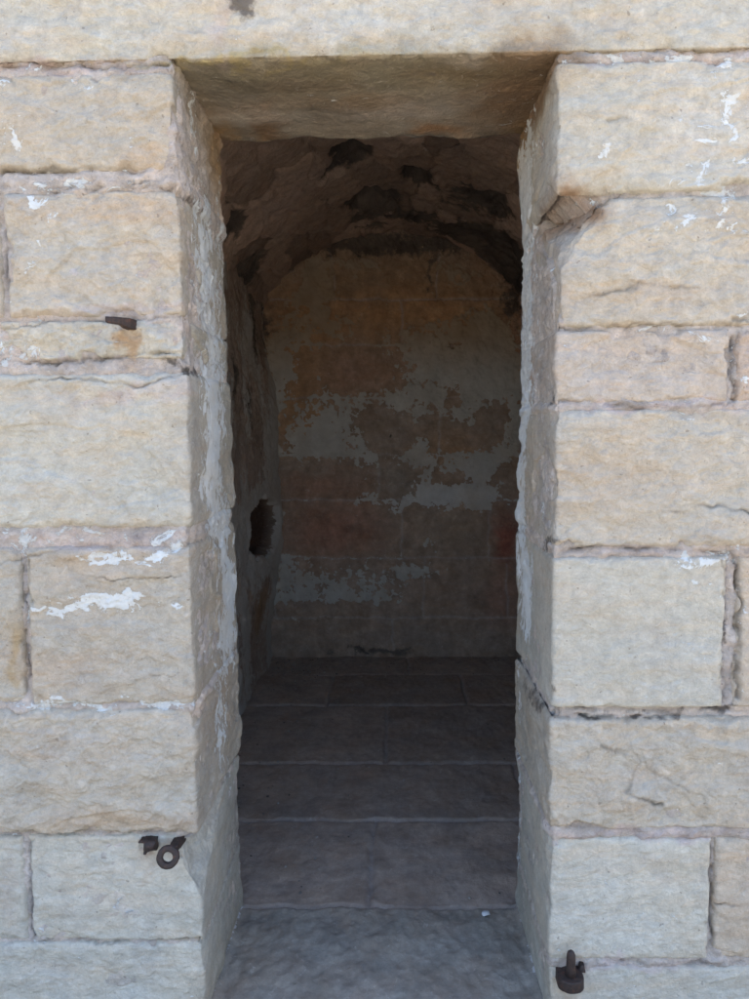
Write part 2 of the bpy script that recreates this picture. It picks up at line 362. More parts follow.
def make_block(parent, side, z0, z1, xo, xj, tint, seed, jamb=True, out=.004, rough=1., r=.022, drop=.028, chip=1., lime=0., notch=None, clip=None, name='stone_block', label=None, xi=None, left_open=False):
    rng = np.random.RandomState(seed)
    if jamb:
        p, n, s, flip = pier_path(side, xo, xj); sc = abs(xo-xj)
    else:
        a, b = (xo, xi) if xo < xi else (xi, xo)
        p, n, s = path_samples([(a, 0), (b, 0)], .01, [xsteps()]); flip = False; sc = s[-1]
    smax = s[-1]
    def hf(P, N, Sg):
        w = fbm(P, 11, 4, seed+40)*.028*max(rough, .6) + fbm(P, 45, 3, seed+44)*.009
        dz_ = np.minimum(P[:, 2]-z0, z1-P[:, 2])
        ds = Sg if not jamb else Sg
        d = np.minimum(dz_, ds)
        if not jamb: d = np.minimum(d, smax-Sg)
        fr = np.abs(N[:, 1])**2*(P[:, 1] < .1); fr = .38+.62*fr
        h = edge_profile(np.maximum(d+w*np.clip(d/.012, .0, 1)*fr-.001, 0), r*.62, drop)*fr
        h = h*(1-.25) + (out + surf_detail(P, seed, rough*1.1, .3+.7*sst(fr, .4, .9))*np.clip(d/.02, .2, 1))*(.45+.55*fr)
        if jamb:
            # arris chips and the wobbling rear edge
            ca = np.exp(-((Sg-sc)/.022)**2); cb = np.exp(-((Sg-sc-JD)/.06)**2)
            nz = fbm(P*[0, 0, 1]+seed*3.1, 6, 3, seed+60)
            h -= ca*np.clip(nz-.02, 0, 1)*.035*chip
            h += cb*fbm(P*[0, 0, 1]+7.7, 4.5, 3, 66)*.024
            h += cb*-.001
        # broad spalls
        sp = fbm(P, 3.4, 3, seed+80, sc=(.7, .7, 1.3)); h -= sst(sp, .16, .2)*.006*rough
        hc, gc = cracks(P); h -= hc
        if notch is not None:
            for (nx, nzz, rx, rz, dep) in notch:
                q = np.sqrt(((P[:, 0]-nx)/rx)**2+((P[:, 2]-nzz)/rz)**2)+w*6; k = (P[:, 1] < .2)
                h -= np.where(k, dep*sst(-q, -1.15, -.8), 0)
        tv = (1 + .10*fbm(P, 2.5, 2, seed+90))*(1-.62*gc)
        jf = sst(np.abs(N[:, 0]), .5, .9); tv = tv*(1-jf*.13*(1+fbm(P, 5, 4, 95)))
        return h, gc*.2, tv
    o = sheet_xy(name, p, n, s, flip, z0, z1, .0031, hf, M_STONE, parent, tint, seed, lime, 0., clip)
    if label: o['label'] = label
    return o
def zc(px, py): return atY(px, py)[2]
def xc(px, py): return atY(px, py)[0]

wall = tag(empty('stone_wall', (0, 0, 0)), 'pale sandstone block wall with a tall narrow doorway and long lintel', 'wall', kind='thing')
XO = 1.25; XW = 2.1
def chamfer_clip(pa, pb, pc, seed, sgn=1):
    pa, pb, pc = map(np.array, (pa, pb, pc)); n = np.cross(pb-pa, pc-pa); n /= np.linalg.norm(n)
    def f(Q):
        nn = n if n[0]*sgn > 0 else -n
        d = (Q-pa)@nn + fbm(Q, 14, 4, seed)*.012
        k = d > 0; Q = Q.copy(); Q[k] -= d[k, None]*nn; return Q, k
    return f
# left pier, top to bottom: (ytop, ybottom, jamb px, tint, out, r, rough)
LB = [(72,172,173,SAND*.99,.004,.030,1.0),(190,317,180,SAND*1.02,.004,.030,1.0),(319,360,184,PALE,.002,.02,1.5),(372,529,189,PALE*1.0,.004,.03,.8),(546,706,192,SAND*.95,.006,.026,.8),(708,834,195,SAND*1.03,.013,.03,1.1),(836,942,202,PALE*1.05,-.002,.014,.55),(943,1046,205,PALE*1.02,.000,.014,.6)]
for i, (a, b, j, t, out, r, ro) in enumerate(LB):
    zt = zc(100, a); zb = zc(100, b) if i < 7 else Z0
    xj = xc(j, (a+b)/2); xj = XL + np.clip(xj-XL, -.012, .012)
    xo = -XO
    clip = None; lab = None
    if i == 4: xo = xc(27, 620)
    if i == 6:
        xo = xc(29, 890)
        clip = chamfer_clip((xc(172, 838), 0, zt), (xc(203, 900), 0, zc(203, 900)), (XL+.0, .30, zt+.01), 5)
        CL7 = (clip, zt, zb)
        lab = 'block with its upper corner broken away beside the iron ring'
    if i == 1: xo = xc(4, 250)
    make_block(wall, -1, zb, zt, xo, xj, t, 100+i*13, out=out, r=r, rough=ro, clip=clip, label=lab, chip=(1. if i < 6 else .4), drop=(.03 if i < 6 else .018))
    if xo > -XO:
        make_block(wall, -1, zb, zt, -XO, None, t*.97, 180+i*7, jamb=False, xi=xo-(.008 if i != 4 else .008), out=.002, rough=ro)
# right pier
RB = [(60,192,557,PALE*.99,.006,.026,.8),(195,327,560,SAND*1.0,.004,.03,1.0),(329,404,556,PINKISH*1.02,.003,.022,.9),(408,548,556,SAND*1.01,.006,.026,.9),(556,709,553,PALE*1.0,.004,.02,.45),(717,829,550,SAND*.98,.005,.022,1.0),(837,960,550,PALE*1.05,.002,.016,.5),(966,1046,549,PALE*1.03,.002,.016,.5)]
for i, (a, b, j, t, out, r, ro) in enumerate(RB):
    zt = zc(650, a); zb = zc(650, b) if i < 7 else Z0
    xj = xc(j, (a+b)/2); xj = XR + np.clip(xj-XR, -.008, .012)
    xo = XO
    if i == 2: xo = xc(731, 370)
    if i == 4: xo = xc(727, 620)
    if i == 6: xo = xc(711, 890)
    notch = None; lab = None; clip = None
    if i == 1:
        clip = chamfer_clip((xc(612, 200), 0, zt), (xc(556, 275), 0, zc(556, 275)), (XR, .22, zt), 9, -1)
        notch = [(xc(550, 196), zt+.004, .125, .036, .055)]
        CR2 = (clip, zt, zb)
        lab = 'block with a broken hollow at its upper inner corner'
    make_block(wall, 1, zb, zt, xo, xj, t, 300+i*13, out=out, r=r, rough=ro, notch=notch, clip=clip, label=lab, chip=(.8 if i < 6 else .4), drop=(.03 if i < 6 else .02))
    if xo < XO:
        make_block(wall, 1, zb, zt, XO, None, t*np.array([.98, .9, .85]), 380+i*7, jamb=False, xi=xo+(.006 if i != 4 else .02), out=.002, rough=ro)
# outer blocks beyond the frame
for s_ in (-1, 1):
    LL = LB if s_ < 0 else RB
    for i, (a, b, j, t, out, r, ro) in enumerate(LL):
        px = 100 if s_ < 0 else 650
        zt = zc(px, a); zb = zc(px, b) if i < 7 else Z0
        make_block(wall, s_, zb, zt, s_*XW, None, t, 500+i*9+s_*3, jamb=False, xi=s_*(XO+.008), out=.002, rough=ro)
# mortar: one sheet per pier, slightly behind the stone faces
JOINTS = {-1: [(181, 9, .011), (365, 9, .004), (537, 9, .006), (707, 4, .010), (68, 6, .006)], 1: [(57, 3, .008), (712, 5, -.001), (551, 5, .006), (406, 3, .008), (833, 5, .011), (963, 4, .008)]}
for s_ in (-1, 1):
    p, n, s, flip = pier_path(s_, s_*XW, SIDE[s_], back=(XW-.468) if s_ < 0 else (XW-.375), rad=.012, fine=.005)
    jl = [(zc(100 if s_ < 0 else 650, a), hh*S, u) for a, hh, u in JOINTS[s_]]
    def hf(P, N, Sg):
        jb = (P[:, 1] > .03)
        h = -.009 + jb*.006 + fbm(P, 12, 4, 601)*.010*(1-.6*jb) + terrace(fbm(P, 34, 4, 605), 4)*.009 + fbm(P, 110, 2, 609)*.0015
        for z, w, u in jl:
            h += u*np.exp(-((P[:, 2]+fbm(P, 9, 2, 610)*.008-z)/(w+.004))**4)
        hc, gc = cracks(P)
        return h-hc, gc*.3+.12*fbm(P, 6, 3, 622), (1+.35*fbm(P, 11, 5, 620, .65))*(1-.45*gc)
    def mclip(Q):
        A, _ = CR2[0](Q+np.array([-.016, -.01, .01])); A = A-np.array([-.016, -.01, .01]); k = ((Q[:, 2] < CR2[1]+.02) & (Q[:, 2] > CR2[2]))
        B = np.where(k[:, None], A, Q)
        z2 = CR2[1]; zz = Q[:, 2] + fbm(Q, 30, 2, 12)*.006
        wn = sst(zz, z2-.030, z2-.018)*(1-sst(zz, z2+.006, z2+.014))*(1-sst(Q[:, 0], xc(596, 200), xc(603, 200)))*(1-sst(Q[:, 1], .22, .30))*(Q[:, 1] < .4)
        B[:, 0] += wn*.055*np.clip(1-(B[:, 0]-XR)/.08, 0, 1); B[:, 1] = B[:, 1] + wn*.13*np.clip(1-B[:, 1]/.16, 0, 1)
        return B, None
    if s_ < 0:
        base_clip = CL7[0]
        def mclip(Q):
            A, _ = base_clip(Q+np.array([.01, -.003, .006])); A = A-np.array([.01, -.003, .006]); k = ((Q[:, 2] < CL7[1]) & (Q[:, 2] > CL7[2]))[:, None]
            return np.where(k, A, Q), None
    sheet_xy('mortar', p, n, s, flip, Z0, ZL+.02, .005, hf, M_MORTAR, wall, MORT*(1. if s_ < 0 else .98), 0, lime=.14, grime=.02, clip=mclip)
# the lintel and the courses above it: profile in YZ swept along X
def beam(z0, z1, xa, xb, tint, seed, out=.004, under=True, fine=.004, amp=1., name='stone_block'):
    zc_ = lambda a, b, s0, s1: np.linspace(s0, s1, max(3, int((s1-s0)/fine)+1))
    pts = [(0, z1), (0, z0), (JD, z0), (JD, z1)] if under else [(0, z1), (0, z0), (.08, z0)]
    p, n, s = path_samples(pts, .010, [zc_]*3 if fine < .01 else [.014]*3)
    # travel is downwards: (dy,-dx) of (0,-1) = (-1, 0): towards the viewer
    xs = []; x = xa
    while x < xb: xs.append(x); x += fine if abs(x) < 1. else .014
    xs.append(xb); xs = np.array(xs); nx = len(xs); ns = len(s)
    P = np.stack([np.tile(xs, ns), np.repeat(p[:, 0], nx), np.repeat(p[:, 1], nx)], 1)
    N = np.stack([np.zeros(ns*nx), np.repeat(n[:, 0], nx), np.repeat(n[:, 1], nx)], 1)
    Sg = np.repeat(s, nx)
    w = fbm(P, 11, 4, seed+40)*.018
    d = np.minimum(Sg, np.minimum(P[:, 0]-xa, xb-P[:, 0]))
    h = edge_profile(np.maximum(d+w*np.clip(d/.01, 0, 1), 0), .024, .026) + out + surf_detail(P, seed, amp*1.2)*(1-.6*sst(-N[:, 2], .3, .9))
    sc = z1-z0; ca = np.exp(-((Sg-sc)/.02)**2)
    h += -ca*np.clip(fbm(P*[1, 0, 0]+seed, 9, 5, seed+60, .6)+.02, 0, 1)*.045
    h += np.exp(-((Sg-sc-JD)/.03)**2)*fbm(P*[1, 0, 0]+seed, 7, 5, seed+61)*.016
    h -= np.where(N[:, 2] < -.5, .004, 0)
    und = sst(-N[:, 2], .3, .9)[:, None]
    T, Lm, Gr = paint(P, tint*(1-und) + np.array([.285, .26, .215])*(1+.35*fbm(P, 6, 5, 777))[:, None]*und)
    hc, gc = cracks(P)
    # underside faces take a darker brown-green tint
    Q = P + N*(h-hc)[:, None]
    return np_mesh(name, Q, grid_faces(ns, nx), M_STONE, wall, T, LIME, Lm, Gr+gc*.4)
zl1 = 2.262+.36
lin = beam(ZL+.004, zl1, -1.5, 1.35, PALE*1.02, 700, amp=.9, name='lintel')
lin['label'] = 'long pale stone lintel with a dark purple stain'
beam(ZL+.004, zl1, -XW, -1.508, SAND, 710, fine=.014); beam(ZL+.004, zl1, 1.358, XW, SAND, 711, fine=.014)
for k in range(2):
    z = zl1+.008+k*.34
    xs = [-XW, -1.4, -.6, .25, 1.1, XW] if k == 0 else [-XW, -1.0, -.2, .7, 1.5, XW]
    for i in range(5): beam(z, z+.332, xs[i]+.004, xs[i+1]-.004, (SAND, PALE, PINKISH)[(i+k) % 3], 720+k*10+i, fine=.014)
def box(name, a, b, mat, parent, tint, grime=0., lime=0.):
    (x0, y0, z0), (x1, y1, z1) = a, b
    V = np.array([(x, y, z) for x in (x0, x1) for y in (y0, y1) for z in (z0, z1)], float)
    Fq = np.array([(0, 1, 3, 2), (4, 6, 7, 5), (0, 4, 5, 1), (2, 3, 7, 6), (0, 2, 6, 4), (1, 5, 7, 3)])
    o = np_mesh(name, V, Fq, mat, parent, np.array(tint), LIME, lime, grime)
    o.data.polygons.foreach_set('use_smooth', np.zeros(6, dtype=bool)); return o
# solid cores inside the wall, hidden behind the facing
YB = 3.11
box('mortar', (-XW, .035, Z0), (XL-.06, JD-.04, ZL+.03), M_MORTAR, wall, MORT)
box('mortar', (XR+.085, .15, Z0), (XW, JD-.04, ZL+.03), M_MORTAR, wall, MORT)
box('mortar', (-XW, .035, ZL+.04), (XW, JD-.04, ZTOP-.02), M_MORTAR, wall, MORT)

# ------------------------------------------------------------------ the room behind
RXL, RXR = -.775, .815
def superblob(P, cx, cz, rx, rz, pw=3.):
    return 1-(np.abs((P[:, 0]-cx)/rx)**pw + np.abs((P[:, 2]-cz)/rz)**pw)
def bpt(px, py): p = atY(px, py, YB); return p[0], p[2]
PB = YB/1.
s2 = (YB+D)/F
def back_wall():
    par = tag(empty('back_wall', (0, YB, 0)), 'dark interior back wall with flaking white plaster over brown stone, seen through the doorway', 'wall', kind='thing')
    x = np.arange(RXL-.04, RXR+.05, .006); z = np.arange(-.1, 2.85, .006); nx, nz = len(x), len(z)
    P = np.stack([np.repeat(x, nz), np.full(nx*nz, YB), np.tile(z, nx)], 1)
    W = P + np.stack([fbm(P, 9, 5, 801, .6)*.05, 0*P[:, 0], fbm(P, 9, 5, 802, .6)*.045], 1)
    W2 = P + np.stack([fbm(P, 10, 3, 801)*.02, 0*P[:, 0], fbm(P, 10, 3, 802)*.015], 1)
    pl = np.full(len(P), .17)
    def blob(px, py, rx, ry, a, pw=3.):
        nonlocal pl
        cx, cz = bpt(px, py); q = np.abs((W[:, 0]-cx)/(rx*s2))**pw + np.abs((W[:, 2]-cz)/(ry*s2))**pw
        pl = pl + a*np.exp(-q)
    jm = np.zeros(len(P))
    def JM():
        nonlocal jm
        def joint(x0, y0, x1, y1, w=.008):
            nonlocal jm
            a = np.array(bpt(x0, y0)); b = np.array(bpt(x1, y1)); ab = b-a; Q = W2[:, [0, 2]]
            t = np.clip(((Q-a)@ab)/(ab@ab), 0, 1); dd = np.linalg.norm(Q-a-t[:, None]*ab, axis=1)
            jm = np.maximum(jm, np.exp(-(dd/w)**2))
        jm = np.zeros(len(P))
        for j in [(270,618,525,618),(270,558,525,558),(424,558,424,618),(507,565,507,618),(393,618,393,657),(402,500,402,558),(489,500,489,560),(270,500,525,500),(270,455,525,455),(378,455,378,500),(430,455,430,500),
                  (270,398,525,398),(340,398,340,455),(440,398,440,455),(270,345,525,345),(402,300,402,345),(330,240,335,300),(440,240,436,300),(270,300,525,298),(275,560,275,618)]: joint(*j)
    # plaster areas
    for b in [(400,425,125,85,.62),(460,345,60,30,.2),(460,360,60,40,.5),(300,430,40,60,.3),(430,498,70,14,.55),(345,588,70,18,.30),(290,570,20,60,.25),(300,330,30,60,.25),(490,345,16,34,.5),(330,300,40,40,.12),(320,280,14,18,.5),
              (470,335,14,10,.4),(400,260,100,40,.10),(280,390,20,50,.25),(500,450,30,50,.3),(405,430,16,40,.3),(495,372,10,24,.4),(430,545,8,10,.5),(425,570,30,8,.3),(520,600,20,60,.15)]: blob(*b)
    for b in [(316,282,10,24,.75),(345,262,34,6,.6),(458,270,24,20,.5),(300,300,12,10,.4),(370,262,14,12,.35),(325,322,26,10,.5),(480,345,22,30,.35),(285,345,14,34,.35),(310,395,10,6,.3),(350,600,60,10,.3),(420,572,24,6,.4),(300,620,20,14,.3),(345,340,8,14,.4),(385,350,6,20,.35),(434,540,12,12,.8),(400,520,10,20,.35),(480,508,30,5,.5),(275,520,10,60,.4)]: blob(*b, 2.2)
    # bare stones
    for b in [(392,424,42,17,-.75),(392,448,18,8,-.7),(492,418,13,18,-.75),(454,398,8,10,-.8),(322,478,46,18,-.75),(397,482,20,19,-.75),(450,479,18,6,-.7),(334,530,48,27,-.75),(445,532,42,26,-.8),(506,536,12,26,-.8),
              (352,370,50,24,-.75),(300,378,14,30,-.3),(450,440,30,14,-.25),(510,480,16,18,-.6),(466,436,34,16,-.5),(300,415,22,26,-.4),(500,505,8,6,-.4),(285,480,10,20,-.3),(425,385,40,4,-.25),(440,372,36,14,-.28),(320,610,60,6,-.5),(340,640,160,20,-.5),(470,600,55,30,-.5),(455,345,8,6,-.6),(275,440,12,30,-.35)]: blob(b[0], b[1], b[2]*1.1, b[3]*1.1, b[4]*1.4, 2.6)
    JM()
    pl += jm*(.36+.5*fbm(P, 5, 2, 807))*(P[:, 2] < 2.0)
    pl += fbm(P, 7, 3, 808)*.22 + fbm(P, 24, 5, 810, .66)*.62 - .22*sst(-P[:, 2], -.55, -.25) - .34*sst(P[:, 2], 1.85, 2.12)
    pm = sst(pl, .36, .42)
    # stone joints
    h = -.008 + fbm(P, 4, 3, 820)*.020 + terrace(fbm(P, 11, 4, 823), 5)*.018 + fbm(P, 50, 3, 826)*.003
    h = h - jm*.006*(1-pm) + pm*.007
    # colour
    T = np.broadcast_to(np.array([.34, .265, .215]), (len(P), 3)).copy()
    def tb(px, py, rx, ry, a, c, pw=2.):
        cx, cz = bpt(px, py); q = np.abs((W[:, 0]-cx)/(rx*s2))**pw + np.abs((W[:, 2]-cz)/(ry*s2))**pw
        w = (a*np.exp(-q**1.3))[:, None]; T[:] = T*(1-w)+np.array(c)*w
    RED = (.36, .19, .14); GB = (.33, .28, .245); OR = (.46, .28, .15); PK = (.38, .25, .20)
    for b in [(334,530,50,28,.85,RED),(506,540,14,30,.95,(.33,.12,.09)),(352,372,52,26,.7,PK),(392,428,46,26,.8,GB),(492,418,16,18,.8,GB),(397,482,22,22,.85,(.29,.265,.24)),(445,532,46,28,.75,(.34,.28,.23)),(325,485,48,16,.6,(.36,.21,.16)),
              (310,466,30,9,.7,GB),(400,305,130,34,.8,OR),(300,350,30,60,.5,OR),(300,420,30,30,.5,OR),(400,265,90,26,.6,(.34,.25,.17)),(330,275,44,26,.6,(.32,.24,.17)),(515,360,14,60,.6,(.40,.24,.16)),(450,448,30,14,.4,OR),(350,590,80,30,.5,GB),
              (470,590,60,30,.6,(.32,.25,.21)),(400,640,150,20,.7,(.33,.27,.23)),(505,600,20,30,.6,(.34,.19,.15))]: tb(*b)
    mj = (jm*.55*(1-pm))[:, None]; T = T*(1-mj) + np.array([.42, .39, .38])*mj
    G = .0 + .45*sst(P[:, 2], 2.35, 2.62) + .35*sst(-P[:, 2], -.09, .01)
    for (px, py, rx, ry, a) in [(320,618,50,6,.45),(262,330,14,40,.5),(395,150,20,20,.3),(515,300,22,30,.75),(400,245,110,10,.4),(430,282,5,26,.6),(445,352,14,8,.4),(394,437,3,3,.9),(395,650,20,5,.6),(255,350,12,70,.4),(350,650,30,4,.4),(455,345,14,10,.45)]:
        cx, cz = bpt(px, py); q = ((W[:, 0]-cx)/(rx*s2))**2+((W[:, 2]-cz)/(ry*s2))**2; G += a*np.exp(-q)
    C = np.broadcast_to(np.array([.54, .545, .53]), (len(P), 3)).copy()
    up = sst(P[:, 2], 1.75, 2.1)[:, None]; C = C*(1-up) + np.array([.45, .37, .28])*up
    cx, cz = bpt(430, 498); q = (((W[:, 0]-cx)/(75*s2))**2+((W[:, 2]-cz)/(22*s2))**2); w = (.8*np.exp(-q))[:, None]; C = C*(1-w)+np.array([.66, .68, .70])*w
    mv = np.clip(.5+1.3*fbm(P, 5, 5, 833), 0, 1)[:, None]; C = C*(1-.25*mv) + C*np.array([.78, .70, .62])*.25*mv; C *= (1+.2*fbm(P, 9, 5, 834))[:, None]
    T *= (1+.3*fbm(P, 12, 6, 835, .65))[:, None]*1.12; mv = sst(fbm(P, 6, 6, 836, .65), .05, .45)[:, None]; T = T*(1-.2*mv)+np.array([.24, .19, .16])*.2*mv
    P2 = P.copy(); P2[:, 1] -= h
    lime = .5 + (pl-.39)*3.
    o = np_mesh('masonry', P2, grid_faces(nx, nz)[:, ::-1], M_IN, par, T, C, lime, G)
    box('wall_core', (-1.2, YB+.04, Z0), (1.24, YB+.5, 3.0), M_STONE, par, SAND)
    return par
back_wall()
def side_wall(s_):
    X = RXL if s_ < 0 else RXR
    par = tag(empty('side_wall', (X, 1.8, 0)), 'shadowy left interior side wall with greyish plaster and a dark hole near the back corner' if s_ < 0 else 'right interior side wall of the dark room, mostly out of sight behind the right jamb', 'wall', kind='thing')
    y = np.arange(JD-.05, YB+.03, .008); z = np.arange(-.1, 2.36, .008); ny, nz = len(y), len(z)
    P = np.stack([np.full(ny*nz, X), np.repeat(y, nz), np.tile(z, ny)], 1)
    h = fbm(P, 3, 3, 840+s_)*.02 + terrace(fbm(P, 9, 4, 843), 5)*.014 + fbm(P, 40, 3, 846)*.004
    T = np.array([.40, .33, .285])*(1+.3*fbm(P, 3, 3, 850))[:, None]
    pl = .42 + fbm(P*[1, 1, .5], 3.5, 5, 855)*.55 - .3*sst(P[:, 2], 1.9, 2.2)
    G = -.02 + 1.0*np.clip(fbm(P*[1, 1, .35], 6, 5, 858)-.05, 0, 1)
    if s_ < 0:
        hc = atX(264, 528, -.735); hc[1] = 2.74; h += .085*sst(P[:, 1], 2.3, 3.1)*sst(P[:, 2], .1, .8)*(1-sst(P[:, 2], 1.5, 2.1)); W = P + np.stack([0*P[:, 0], fbm(P, 9, 3, 860)*.06, fbm(P, 9, 3, 861)*.05], 1)
        q = (np.abs((W[:, 1]-hc[1])/.34)**1.9+np.abs((W[:, 2]-hc[2])/.18)**2.)
        hole = sst(-q, -1.1, -.85); h = h - hole*.11; pl = pl*(1-hole) - hole*.8; G = G*(1-hole*.6)+.15*hole
        pl += .5*np.exp(-np.abs(q-1.6)*1.5)
        T = T*(1-hole[:, None]) + np.array([.10, .065, .052])*hole[:, None]
        for (px, py, rx, ry, a) in [(252,335,.14,.30,.7),(240,400,.3,.2,.4),(262,600,.1,.1,.2),(245,640,.3,.12,.3),(258,300,.3,.1,.5)]:
            c = atX(px, py, X); G += a*np.exp(-(((W[:, 1]-c[1])/rx)**2+((W[:, 2]-c[2])/ry)**2))
        pl += .28*np.exp(-((P[:, 1]-3.05)/.16)**2)*(P[:, 2] < 1.9)
        c = atX(258, 610, X); w = (.7*np.exp(-(((W[:, 1]-c[1])/.15)**2+((W[:, 2]-c[2])/.12)**2)))[:, None]; T = T*(1-w)+np.array([.30, .17, .07])*w
    P2 = P.copy(); P2[:, 0] += -s_*h
    Fq = grid_faces(ny, nz)
    if s_ < 0: Fq = Fq[:, ::-1]
    np_mesh('masonry', P2, Fq, M_IN, par, T, np.array([.55, .54, .52]), .5+(pl-.39)*1.6, G)
    a, b = (X-.5, JD-.02, Z0), (X-.14, YB+.03, 2.9)
    if s_ > 0: a, b = (X+.04, JD-.02, Z0), (X+.5, YB+.03, 2.9)
    box('wall_core', a, b, M_STONE, par, SAND)
side_wall(-1); side_wall(1)
def vault():
    par = tag(empty('vaulted_ceiling', (0, 1.8, 2.3)), 'soot blackened barrel vault of rough stones above the dark room', 'ceiling', kind='thing')
    xc_ = (RXL+RXR)/2; hw = (RXR-RXL)/2+.02; zs, rise = 2.19, .46
    Rr = (hw*hw+rise*rise)/(2*rise); zc0 = zs+rise-Rr; th = math.asin(hw/Rr)
    t = np.arange(-th, th+.001, .009/Rr); y = np.arange(JD-.06, YB+.03, .009); nt_, ny = len(t), len(y)
    tt = np.repeat(t, ny); yy = np.tile(y, nt_)
    N = np.stack([-np.sin(tt), 0*tt, -np.cos(tt)], 1)
    P = np.stack([xc_+Rr*np.sin(tt), yy, zc0+Rr*np.cos(tt)], 1)
    # voussoir-like rubble: cells
    U = np.stack([tt*Rr, yy*.8, 0*tt], 1); U = U + np.stack([fbm(U, 5, 3, 870)*.06, fbm(U, 5, 3, 871)*.06, 0*tt], 1)
    rs = np.random.RandomState(3); cs = np.stack([rs.uniform(-1.0, 1.0, 110), rs.uniform(.2, 2.7, 110)], 1)
    d1 = np.full(len(P), 9.); d2 = np.full(len(P), 9.); idx = np.zeros(len(P), int)
    for i, c in enumerate(cs):
        d = np.hypot((U[:, 0]-c[0])*1.7, U[:, 1]-c[1]); m = d < d1
        d2 = np.where(m, d1, np.minimum(d2, d)); idx = np.where(m, i, idx); d1 = np.where(m, d, d1)
    cell = sst(d2-d1, .0, .05)
    h = (cell-1)*.012 + rs.uniform(-.007, .007, 110)[idx] + terrace(fbm(P, 9, 4, 875), 5)*.018 + fbm(P, 40, 3, 878)*.004
    G = .02 + .45*np.clip(fbm(P, 5, 4, 880), 0, 1) + .3*(1-cell)
    def onv(px, py):
        d = ray(px, py); best = None
        for k in np.linspace(1.5, 6, 900):
            q = CP+d/np.linalg.norm(d)*k
            if math.hypot(q[0]-xc_, q[2]-zc0) > Rr and q[2] > zs-.05: return q
        return q
    for (px, py, rx, ry, dep, g) in [(353,158,.07,.13,.09,1.),(375,203,.12,.17,.11,1.1),(415,178,.05,.12,.07,.9),(372,227,.1,.05,.04,.7),(238,225,.08,.12,.03,.5),(420,185,.07,.08,.03,.4),(490,205,.10,.15,.04,.8),(505,260,.16,.35,.02,.9),(330,175,.08,.05,.03,.5),(460,200,.1,.2,.02,.4),(250,270,.1,.2,.02,.4),(400,215,.3,.12,0,.35),(470,240,.25,.2,0,.4)]:
        c = onv(px, py); W = P+np.stack([fbm(P, 8, 3, 885)*.05, fbm(P, 8, 3, 886)*.08, 0*tt], 1)
        q = ((W[:, 0]-c[0])/rx/1.05)**2+((W[:, 1]-c[1])/ry/1.05)**2; e = np.exp(-q**1.5); h -= e*dep; G += e*g*1.6
    T = np.array([.42, .32, .26])*rs.uniform(.65, 1.4, 110)[idx][:, None]
    Lm = -.05+.4*np.clip(fbm(P, 3, 3, 890), -.3, 1)
    for (px, py, rx, ry, a) in [(280,205,.16,.24,.85),(315,180,.12,.15,.5),(250,165,.15,.15,.4),(345,235,.12,.1,.2),(390,150,.08,.1,.2)]:
        c = onv(px, py); w = (a*np.exp(-(((P[:, 0]-c[0])/rx)**2+((P[:, 1]-c[1])/ry)**2)))[:, None]; T = T*(1-w)+np.array([.56, .43, .37])*w; G -= w[:, 0]*.4
    P2 = P+N*h[:, None]
    np_mesh('masonry', P2, grid_faces(nt_, ny)[:, ::-1], M_VAULT, par, T, np.array([.36, .31, .27]), Lm, G)
    box('roof_slab', (-1.28, JD-.02, 2.93), (1.31, YB+.5, 3.3), M_STONE, par, SAND)
vault()

